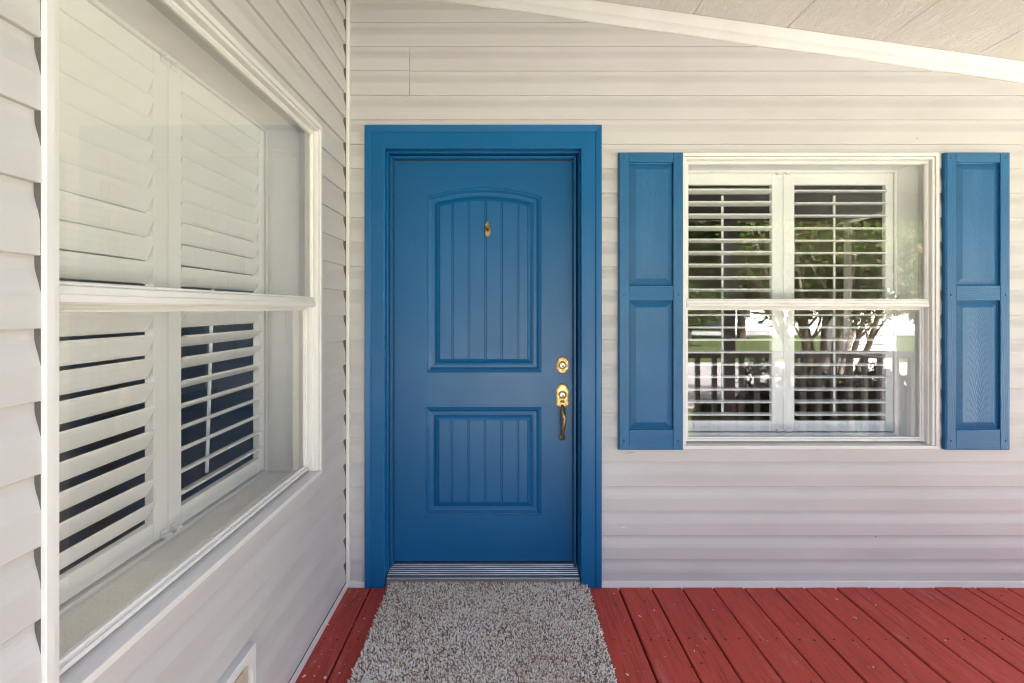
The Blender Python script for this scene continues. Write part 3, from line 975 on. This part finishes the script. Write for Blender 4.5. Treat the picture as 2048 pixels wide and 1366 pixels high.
g = [(0.0, -.006, pz0 + .012), (0.0, -.022, pz0 + .002), (0.001, -.040, pz0 - .018), (0.002, -.049, pz0 - .042), (0.002, -.048, pz0 - .068), (0.0005, -.041, pz0 - .095), (-0.001, -.031, pz0 - .117), (-0.002, -.022, pz0 - .134), (-0.002, -.012, pz0 - .146), (-.002, -.004, pz0 - .151)]
MB().tube([(HX + a, SY + b, c) for a, b, c in g], [0.0085, 0.0095, 0.0115, 0.0128, 0.0118, 0.0100, 0.0082, 0.0074, 0.0080, 0.009], 12).build('grip', 'brass_pale', hs)
MB().lathe([(0.0165, SY), (0.0165, SY - .003), (0.0145, SY - .006), (0.008, SY - .009), (0.0, SY - .0095)], (HX - .002, 0, pz0 - .148), 'y', 20).build('foot_rose', 'brass', hs)

hk = thing('wreath_hook', 'small bronze hook on the upper panel of the blue door', 'hook', (-0.0745, SY + .004, 1.728))
rs = []
for sc_, yy in ((1.0, 0.0), (1.0, -0.004), (0.9, -0.007), (0.72, -0.0075), (0.6, -0.0055)):
    ring = []
    for i in range(24):
        a = 2 * math.pi * i / 24
        zz = math.sin(a) * 0.0415
        wd = 0.0185 - 0.006 * (zz + .0415) / .083
        ring.append((math.cos(a) * wd * sc_, yy, zz * (1 - (1 - sc_) * .45)))
    rs.append(ring)
MB().rings(rs, close_last=True, smooth=True).build('back_plate', 'bronze', hk)
MB().tube([(0, -.004, 0.006), (0, -.014, .0), (0, -.024, -.008), (0, -.030, -.006), (0, -.032, .002)], [0.006, 0.006, 0.0065, 0.007, 0.0075], 10).build('hook_arm', 'bronze', hk)
MB().lathe([(0.0, .0085), (.005, .007), (.0082, .002), (.0085, -.002), (.006, -.007), (0, -.0085)], (0, -.031, .003), 'z', 14).build('knob', 'bronze', hk)

# ------------------------------------------------------------------ electrical outlet on the left wall
ol = thing('outdoor_outlet', 'white framed beige electrical outlet low on the left wall', 'outlet', (WL, -1.034, 0.232), R(90))
ow, oh = 0.105, 0.110
def rrect(hw, hh, r, y, n=5):
    pts = []
    for cx, cz, a0 in ((hw - r, hh - r, 0), (-hw + r, hh - r, 90), (-hw + r, -hh + r, 180), (hw - r, -hh + r, 270)):
        for k in range(n + 1):
            a = R(a0 + 90 * k / n); pts.append((cx + r * math.cos(a), y, cz + r * math.sin(a)))
    return pts
MB().rings([rrect(ow, oh, .003, -.002), rrect(ow, oh, .003, -.029), rrect(ow - .002, oh - .002, .003, -.031), rrect(ow - .022, oh - .026, .05, -.031), rrect(ow - .024, oh - .028, .048, -.029), rrect(ow - .024, oh - .028, .048, -.018)]).build('mounting_block', 'trim_white', ol)
MB().rings([rrect(ow - .024, oh - .028, .048, -.016), rrect(ow - .026, oh - .030, .047, -.020), rrect(.048, .070, .012, -.021), rrect(.047, .069, .012, -.026), rrect(.030, .050, .01, -.027)], close_last=True).build('cover_plate', 'beige_plastic', ol)
for zc in (0.022, -0.022):
    rc = MB().lathe([(0.017, -.0268), (0.017, -.0300), (0.015, -.0312), (0.0, -.0312)], (0, 0, zc), 'y', 20).build('receptacle', 'beige_plastic', ol)
    MB().box(-.0075, -.0055, -.0316, -.0311, zc - .001, zc + .008).box(.0055, .0075, -.0316, -.0311, zc, zc + .008).box(-.002, .002, -.0316, -.0311, zc - .010, zc - .006).build('slot', 'slot_dark', rc)
MB().lathe([(0.0, -.0262), (.003, -.0258), (.004, -.024)], (0.0, 0, 0.062), 'y', 10).build('screw', 'nail', ol)

# ------------------------------------------------------------------ door mat
mat_ = thing('door_mat', 'shaggy grey and brown flecked mat before the blue door', 'mat', (-0.066, -0.60, 0.0))
MX0, MX1, MY0, MY1 = -0.470, 0.470, -0.58, 0.588
MB().box(MX0 + .004, MX1 - .004, MY0, MY1 - .004, 0.0012, 0.010, 0.002).build('backing', 'mat_back', mat_) if 'mat_back' in M else None
mat_plain('mat_back', (0.12, 0.10, 0.09), 0.95)
MB().box(MX0 + .004, MX1 - .004, MY0, MY1 - .004, 0.0012, 0.010, 0.002).build('backing', 'mat_back', mat_)
rs_ = np.random.RandomState(5)
def tufts(x0, x1, y0, y1, step, hgt, rad):
    gx, gy = np.meshgrid(np.arange(x0, x1, step), np.arange(y0, y1, step))
    gx = gx.ravel() + rs_.uniform(-.5, .5, gx.size) * step; gy = gy.ravel() + rs_.uniform(-.5, .5, gy.size) * step
    return gx, gy
def build_tufts(name, parent, gx, gy, hgt, rad, lean=0.010):
    N = gx.size
    ang = rs_.uniform(0, 2 * np.pi, N)
    h = hgt * rs_.uniform(0.62, 1.25, N)
    clump = np.sin(gx * 21 + 1.3 * np.sin(gy * 17)) * np.cos(gy * 25 + gx * 9)
    h *= 1 + 0.12 * clump
    le = lean * rs_.uniform(0.1, 1.2, N); la = rs_.uniform(0, 2 * np.pi, N) + clump
    # outward lean at the mat's edges
    ex = np.clip((gx - MX0) / .02, 0, 1); ex2 = np.clip((MX1 - gx) / .02, 0, 1)
    ox = le * np.cos(la) - 0.005 * (1 - ex) + 0.005 * (1 - ex2); oy = le * np.sin(la) - .004
    oy = oy + 0.006 * (1 - np.clip((MY1 - gy) / .02, 0, 1))
    r = rad * rs_.uniform(0.75, 1.3, N)
    V = np.zeros((N, 7, 3))
    for k in range(3):
        a = ang + 2 * np.pi * k / 3
        V[:, k, 0] = gx + r * .8 * np.cos(a); V[:, k, 1] = gy + r * .8 * np.sin(a); V[:, k, 2] = 0.006
        V[:, 3 + k, 0] = gx + ox * .55 + r * np.cos(a + .5); V[:, 3 + k, 1] = gy + oy * .55 + r * np.sin(a + .5); V[:, 3 + k, 2] = 0.006 + h * .68
    V[:, 6, 0] = gx + ox; V[:, 6, 1] = gy + oy; V[:, 6, 2] = 0.006 + h
    F = np.array([[0, 1, 4], [0, 4, 3], [1, 2, 5], [1, 5, 4], [2, 0, 3], [2, 3, 5], [3, 4, 6], [4, 5, 6], [5, 3, 6]])
    faces = (F[None] + (np.arange(N) * 7)[:, None, None]).reshape(-1)
    me = bpy.data.meshes.new(name)
    me.vertices.add(N * 7); me.vertices.foreach_set('co', V.reshape(-1))
    nf = N * 9
    me.loops.add(nf * 3); me.loops.foreach_set('vertex_index', faces.astype(np.int32))
    me.polygons.add(nf); me.polygons.foreach_set('loop_start', np.arange(0, nf * 3, 3, dtype=np.int32))
    me.update(calc_edges=True)
    pal = np.array([[.78, .73, .67], [.68, .62, .56], [.55, .48, .42], [.30, .23, .19], [.84, .82, .78], [.45, .40, .37], [.17, .125, .105], [.62, .54, .50], [.58, .58, .60]])
    pr = np.array([.19, .14, .10, .15, .18, .08, .10, .05, .01])
    big = np.sin(gx * 9 + 2) * np.sin(gy * 7 + gx * 4)
    ci = rs_.choice(len(pal), N, p=pr)
    C = np.ones((N, 7, 4)); C[:, :, :3] = np.clip(pal[ci] * np.array([1.26, 1.17, 1.08]) * (1 + .10 * big + rs_.uniform(-.12, .12, N))[:, None], 0, .86)[:, None, :]
    at = me.color_attributes.new('tint', 'FLOAT_COLOR', 'POINT')
    at.data.foreach_set('color', C.reshape(-1))
    me.materials.append(M['yarn'])
    me.update()
    o = link(name, me, parent); o['kind'] = 'stuff'
    return o
gx, gy = tufts(MX0, MX1, -0.12, MY1, 0.0052, 0, 0)
gx2, gy2 = tufts(MX0, MX1, MY0, -0.12, 0.0075, 0, 0)
build_tufts('pile', mat_, np.concatenate([gx, gx2]), np.concatenate([gy, gy2]), 0.0145, 0.0032, 0.009)

# ------------------------------------------------------------------ petals and crumbs on the deck
mb = MB(); cols = []
for i in range(210):
    if i < 40: px, py = rnd.uniform(-0.74, -0.58), rnd.uniform(-0.62, -0.02)
    else: px, py = 0.44 + 2.6 * rnd.random() ** 1.3, -0.02 - 0.72 * rnd.random()
    big = rnd.random() < 0.13
    s_ = rnd.uniform(0.0055, 0.011) if big else rnd.uniform(0.0014, 0.0036)
    a = rnd.uniform(0, math.pi); n = 6
    v = [(px, py, 0.0034 + (0.0015 if big else 0))]
    for k in range(n):
        t_ = 2 * math.pi * k / n
        u, w = s_ * math.cos(t_) * rnd.uniform(.7, 1.1), s_ * .5 * math.sin(t_) * rnd.uniform(.7, 1.1)
        v.append((px + u * math.cos(a) - w * math.sin(a), py + u * math.sin(a) + w * math.cos(a), 0.0016 + rnd.uniform(0, .001)))
    mb.add(v, [(0, k + 1, (k + 1) % n + 1) for k in range(n)])
    c = rnd.choice([(.72, .62, .50), (.80, .74, .66), (.60, .42, .32), (.55, .45, .36), (.75, .58, .50)]) if rnd.random() < .9 else (.10, .05, .03)
    cols += [c] * (n + 1)
me = mb.mesh('petal_litter', 'petal')
at = me.color_attributes.new('tint', 'FLOAT_COLOR', 'POINT')
for d, c in zip(at.data, cols): d.color = (*c, 1)
o = link('petal_litter', me); tag(o, 'scattered dry petals and crumbs lying on the red deck', 'litter', kind='stuff')

# ------------------------------------------------------------------ porch front: posts and railing (seen mirrored in the right window)
def post(label, x, y):
    r_ = thing('porch_post', label, 'post', (x, y, 0))
    MB().box(-.045, .045, -.045, .045, 0.003, 2.112, .004).build('shaft', 'rail_paint', r_)
    MB().box(-.058, .058, -.058, .058, 0.003, .09, .004).build('base', 'rail_paint', r_)
post('square grey porch post mirrored in the right window, carrying the front beam', 2.035, -2.03)
post('square porch post at the right front corner of the porch, beyond the frame', 4.08, -2.03)
balm = MB().box(-.019, .019, -.019, .019, 0.06, 0.885, .002).mesh('baluster', 'rail_paint')
def rail(label, x0, x1, y):
    r_ = thing('porch_railing', label, 'railing', (x0, y, 0.0), group='railings along the porch front')
    L = x1 - x0
    MB().box(0, L, -.045, .045, .885, .945, .005).build('top_rail', 'rail_paint', r_)
    MB().box(0, L, -.02, .02, .06, .10, .003).build('bottom_rail', 'rail_paint', r_)
    n = int(L / 0.138)
    for k in range(n):
        link('baluster', balm, r_, ((k + .5) * L / n, 0, 0))
    for xx in (0.03, L - 0.03):
        MB().box(xx - .02, xx + .02, -.02, .02, 0.002, .06).build('foot', 'rail_paint', r_)
rail('grey porch railing mirrored in the window, left of the porch post', 0.92, 1.985, -2.03)
rail('grey porch railing mirrored in the window, right of the porch post', 2.085, 4.03, -2.03)

# ------------------------------------------------------------------ the street side (seen mirrored in the right window)
GZ = -0.45
g_ = struct(MB().add([(-260, 260, GZ), (260, 260, GZ), (260, -320, GZ), (-260, -320, GZ)], [(0, 3, 2, 1)]).build('lawn', 'grass'))
struct(MB().add([(-9, -6.4, GZ + .006), (60, -6.4, GZ + .006), (60, -14.0, GZ + .006), (-9, -14.0, GZ + .006)], [(0, 3, 2, 1)]).build('driveway', 'concrete'))
struct(MB().add([(7.0, 7, GZ + .008), (10.4, 7, GZ + .008), (10.4, -6.39, GZ + .008), (7.0, -6.39, GZ + .008)], [(0, 3, 2, 1)]).build('bounce_paving', 'pavement'))  # unseen pale paving added to bounce sunlight into the porch
struct(MB().add([(-200, -30.5, GZ + .006), (200, -30.5, GZ + .006), (200, -36, GZ + .006), (-200, -36, GZ + .006)], [(0, 3, 2, 1)]).build('road', 'pavement'))
struct(MB().add([(-.7, -2.14, GZ + .006), (4.6, -2.14, GZ + .006), (4.6, -3.4, GZ + .006), (-.7, -3.4, GZ + .006)], [(0, 3, 2, 1)]).build('flower_bed', 'mulch'))

def leaves(name, parent, blobs, n, size, cols, seed):
    rs = np.random.RandomState(seed)
    w = np.array([b[3] * b[4] * b[5] for b in blobs]) ** 0.8; w /= w.sum()
    bi = rs.choice(len(blobs), n, p=w)
    B = np.array(blobs)[bi]
    d = rs.normal(size=(n, 3)); d /= np.linalg.norm(d, axis=1)[:, None]
    rr = rs.uniform(0.35, 1.0, n) ** 0.5
    P = B[:, :3] + d * rr[:, None] * B[:, 3:6]
    u = rs.normal(size=(n, 3)); u /= np.linalg.norm(u, axis=1)[:, None]
    v = np.cross(u, rs.normal(size=(n, 3))); v /= np.linalg.norm(v, axis=1)[:, None]
    s = size * rs.uniform(.6, 1.4, n)[:, None]
    V = np.stack([P - u * s, P + v * s * .45 , P + u * s, P - v * s * .45], 1)
    me = bpy.data.meshes.new(name)
    me.vertices.add(n * 4); me.vertices.foreach_set('co', V.reshape(-1))
    me.loops.add(n * 4); me.loops.foreach_set('vertex_index', np.arange(n * 4, dtype=np.int32))
    me.polygons.add(n); me.polygons.foreach_set('loop_start', np.arange(0, n * 4, 4, dtype=np.int32))
    me.update(calc_edges=True)
    C = np.ones((n, 4, 4)); pc = np.array(cols)[rs.choice(len(cols), n)] * rs.uniform(.7, 1.25, n)[:, None]
    C[:, :, :3] = pc[:, None, :]
    me.color_attributes.new('tint', 'FLOAT_COLOR', 'POINT').data.foreach_set('color', C.reshape(-1))
    me.materials.append(M['leaf']); me.update()
    return link(name, me, parent)

GREEN = [(.11, .17, .035), (.12, .19, .03), (.15, .21, .04), (.05, .08, .02), (.22, .15, .08), (.20, .20, .10)]
GREEN2 = [(.05, .085, .02), (.08, .12, .03), (.035, .06, .016), (.11, .15, .04)]
DARK = [(.022, .045, .014), (.035, .060, .018), (.05, .075, .02), (.02, .035, .012)]
def stem(mb, p0, p1, r0, r1, bend, n=6):
    p0, p1 = Vector(p0), Vector(p1)
    side = Vector((rnd.uniform(-1, 1), rnd.uniform(-1, 1), 0)) * bend
    pts = [p0.lerp(p1, k / n) + side * math.sin(math.pi * k / n) for k in range(n + 1)]
    mb.tube(pts, [r0 + (r1 - r0) * k / n for k in range(n + 1)], 7)
    return pts
def myrtle(label, loc, nst, h, spread, seed, nl=9000):
    rnd.seed(seed)
    r_ = thing('crape_myrtle', label, 'tree', loc)
    mb = MB(); blobs = []
    for k in range(nst):
        a = 2 * math.pi * k / nst + rnd.uniform(-.3, .3)
        top = Vector((math.cos(a) * spread * rnd.uniform(.35, 1), math.sin(a) * spread * rnd.uniform(.35, 1), h * rnd.uniform(.6, .8)))
        pts = stem(mb, (math.cos(a) * .16, math.sin(a) * .16, 0), top, .055, .022, .12)
        for j in range(4):
            q = pts[3 + j // 2]
            e = q + Vector((rnd.uniform(-.7, .7), rnd.uniform(-.7, .7), rnd.uniform(.5, 1.2)))
            stem(mb, q, e, .02, .007, .06, 4)
            blobs.append((e.x, e.y, e.z, rnd.uniform(.25, .5), rnd.uniform(.25, .5), rnd.uniform(.2, .45)))
        blobs.append((top.x, top.y, top.z + .2, .5, .5, .45))
    mb.build('trunk', 'bark', r_)
    leaves('crown', r_, blobs, nl, .055, GREEN, seed)
myrtle('crape myrtle with many pale stems mirrored in the right window', (5.35, -5.9, GZ), 12, 3.7, 1.5, 3, 8500)
myrtle('smaller crape myrtle mirrored at the far right of the window', (8.3, -6.6, GZ), 7, 3.5, 1.2, 4, 6500)
def bigtree(name, label, loc, h, rad, seed, cols, nl=9000, size=.16, low=.22):
    rnd.seed(seed)
    r_ = thing(name, label, 'tree', loc, group='shade trees across the lawn')
    mb = MB(); blobs = []
    stem(mb, (0, 0, 0), (0, 0, h * .75), .24, .06, .1)
    for k in range(16):
        a = rnd.uniform(0, 6.28); zz = h * rnd.uniform(low + .05, .85)
        rr_ = rad * rnd.uniform(.35, .9) * (1.1 - .5 * zz / h)
        e = Vector((math.cos(a) * rr_, math.sin(a) * rr_, zz))
        stem(mb, (0, 0, zz * .75), e, .06, .02, .1, 4)
        blobs.append((e.x, e.y, e.z, rad * .42, rad * .42, h * .13))
    mb.build('trunk', 'dark_bark', r_)
    leaves('crown', r_, blobs, nl, size, cols, seed)
bigtree('shade_tree', 'dark leafy tree across the lawn, leftmost in the window mirror image', (9.6, -23.5, GZ), 8.5, 3.4, 11, GREEN2, 9000, .17, .12)
bigtree('shade_tree', 'dense tree across the lawn mirrored behind the porch post', (13.6, -26.0, GZ), 7.5, 2.6, 12, GREEN2, 6000, .17, .3)
bigtree('shade_tree', 'tall loose tree far behind the crape myrtle in the mirror image', (24.0, -40.0, GZ), 11.0, 4.5, 13, GREEN, 6000, .24, .35)
bigtree('shade_tree', 'tall tree behind the white house mirrored at the right', (33.0, -44.0, GZ), 13.0, 6.0, 14, GREEN, 12000, .28, .3)
bigtree('shade_tree', 'far tree rising left of the white house in the mirror image', (17.0, -45.0, GZ), 11.0, 4.5, 15, GREEN2, 6000, .24, .25)
def shrub(label, x, y, h, r0, seed, cols=DARK):
    rnd.seed(seed)
    r_ = thing('shrub', label, 'shrub', (x, y, GZ), group='shrubs outside the porch railing')
    mb = MB(); bl = []
    for k in range(7):
        a = rnd.uniform(0, 6.28); e = (math.cos(a) * r0 * .6, math.sin(a) * r0 * .6, h * rnd.uniform(.5, .85))
        stem(mb, (0, 0, 0), e, .015, .006, .03, 3); bl.append((*e, r0 * .5, r0 * .5, h * .25))
    bl.append((0, 0, h * .4, r0 * .8, r0 * .8, h * .4))
    mb.build('stem', 'dark_bark', r_)
    leaves('foliage', r_, bl, 4200, .030, cols, seed)
shrub('low dark shrub behind the railing just right of the mirrored post', 2.55, -2.85, 1.0, .48, 21)
shrub('low dark shrub behind the railing under the mirrored myrtle stems', 3.15, -2.95, 1.15, .52, 22)
shrub('low dark shrub behind the railing right of the myrtle stems', 3.80, -2.90, 1.1, .52, 23)
shrub('low dark shrub behind the railing at the right end of the mirror image', 4.45, -2.95, 1.05, .52, 24)

shed = thing('garden_shed', 'narrow white clapboard shed mirrored beside the right louvred shutter', 'shed', (8.95, -9.6, GZ))
MB().box(-.55, .55, -.9, -.02, 0, 3.0).build('shed_wall', 'shed_white', shed)
for k in range(13):
    MB().prism([(0.0, k * .23), (.022, k * .23), (.004, k * .23 + .232), (0.0, k * .23 + .232)], 'x', -.50, .50).build('clapboard', 'shed_white', shed, (0, -.019, 0))
for sx in (-.55, .49): MB().box(sx, sx + .06, -.018, .01, 0, 3.0).build('corner_board', 'shed_white', shed)
MB().prism([(-.75, 2.95), (.75, 3.15), (.75, 3.22), (-.75, 3.02)], 'y', -1.05, .2).build('shed_roof', 'roofing', shed)

def far_house(label, x0, x1, y, h, seed):
    r_ = thing('far_house', label, 'house', ((x0 + x1) / 2, y, GZ), group='white houses across the street')
    L = (x1 - x0) / 2
    MB().box(-L, L, -7, 0, 0, h).build('wall', 'shed_white', r_)
    for k in range(int(h / .25)):
        MB().prism([(0, k * .25), (.03, k * .25), (.004, k * .25 + .248), (0, k * .25 + .248)], 'x', -L, L).build('clapboard', 'shed_white', r_)
    MB().prism([(-7.5, h - .1), (0.5, h - .1), (-3.5, h + 2.6)], 'x', -L - .4, L + .4).build('roof', 'roofing', r_)
    for wx in np.linspace(-L + 1.5, L - 1.5, 4):
        f_ = MB().frame(wx - .6, wx + .6, 1.0, 2.4, [(0, -.0), (0, -.06), (.08, -.06), (.08, -.03)])
        f_.v = [(a, -b, c) for a, b, c in f_.v]
        w_ = f_.build('window', 'shed_white', r_)
        MB().add([(wx - .53, .035, 1.07), (wx + .53, .035, 1.07), (wx + .53, .035, 2.33), (wx - .53, .035, 2.33)], [(0, 3, 2, 1)]).build('pane', 'window_far', w_)
far_house('long white house across the street mirrored behind the myrtle stems', 17.5, 34.0, -37.0, 3.3, 1)
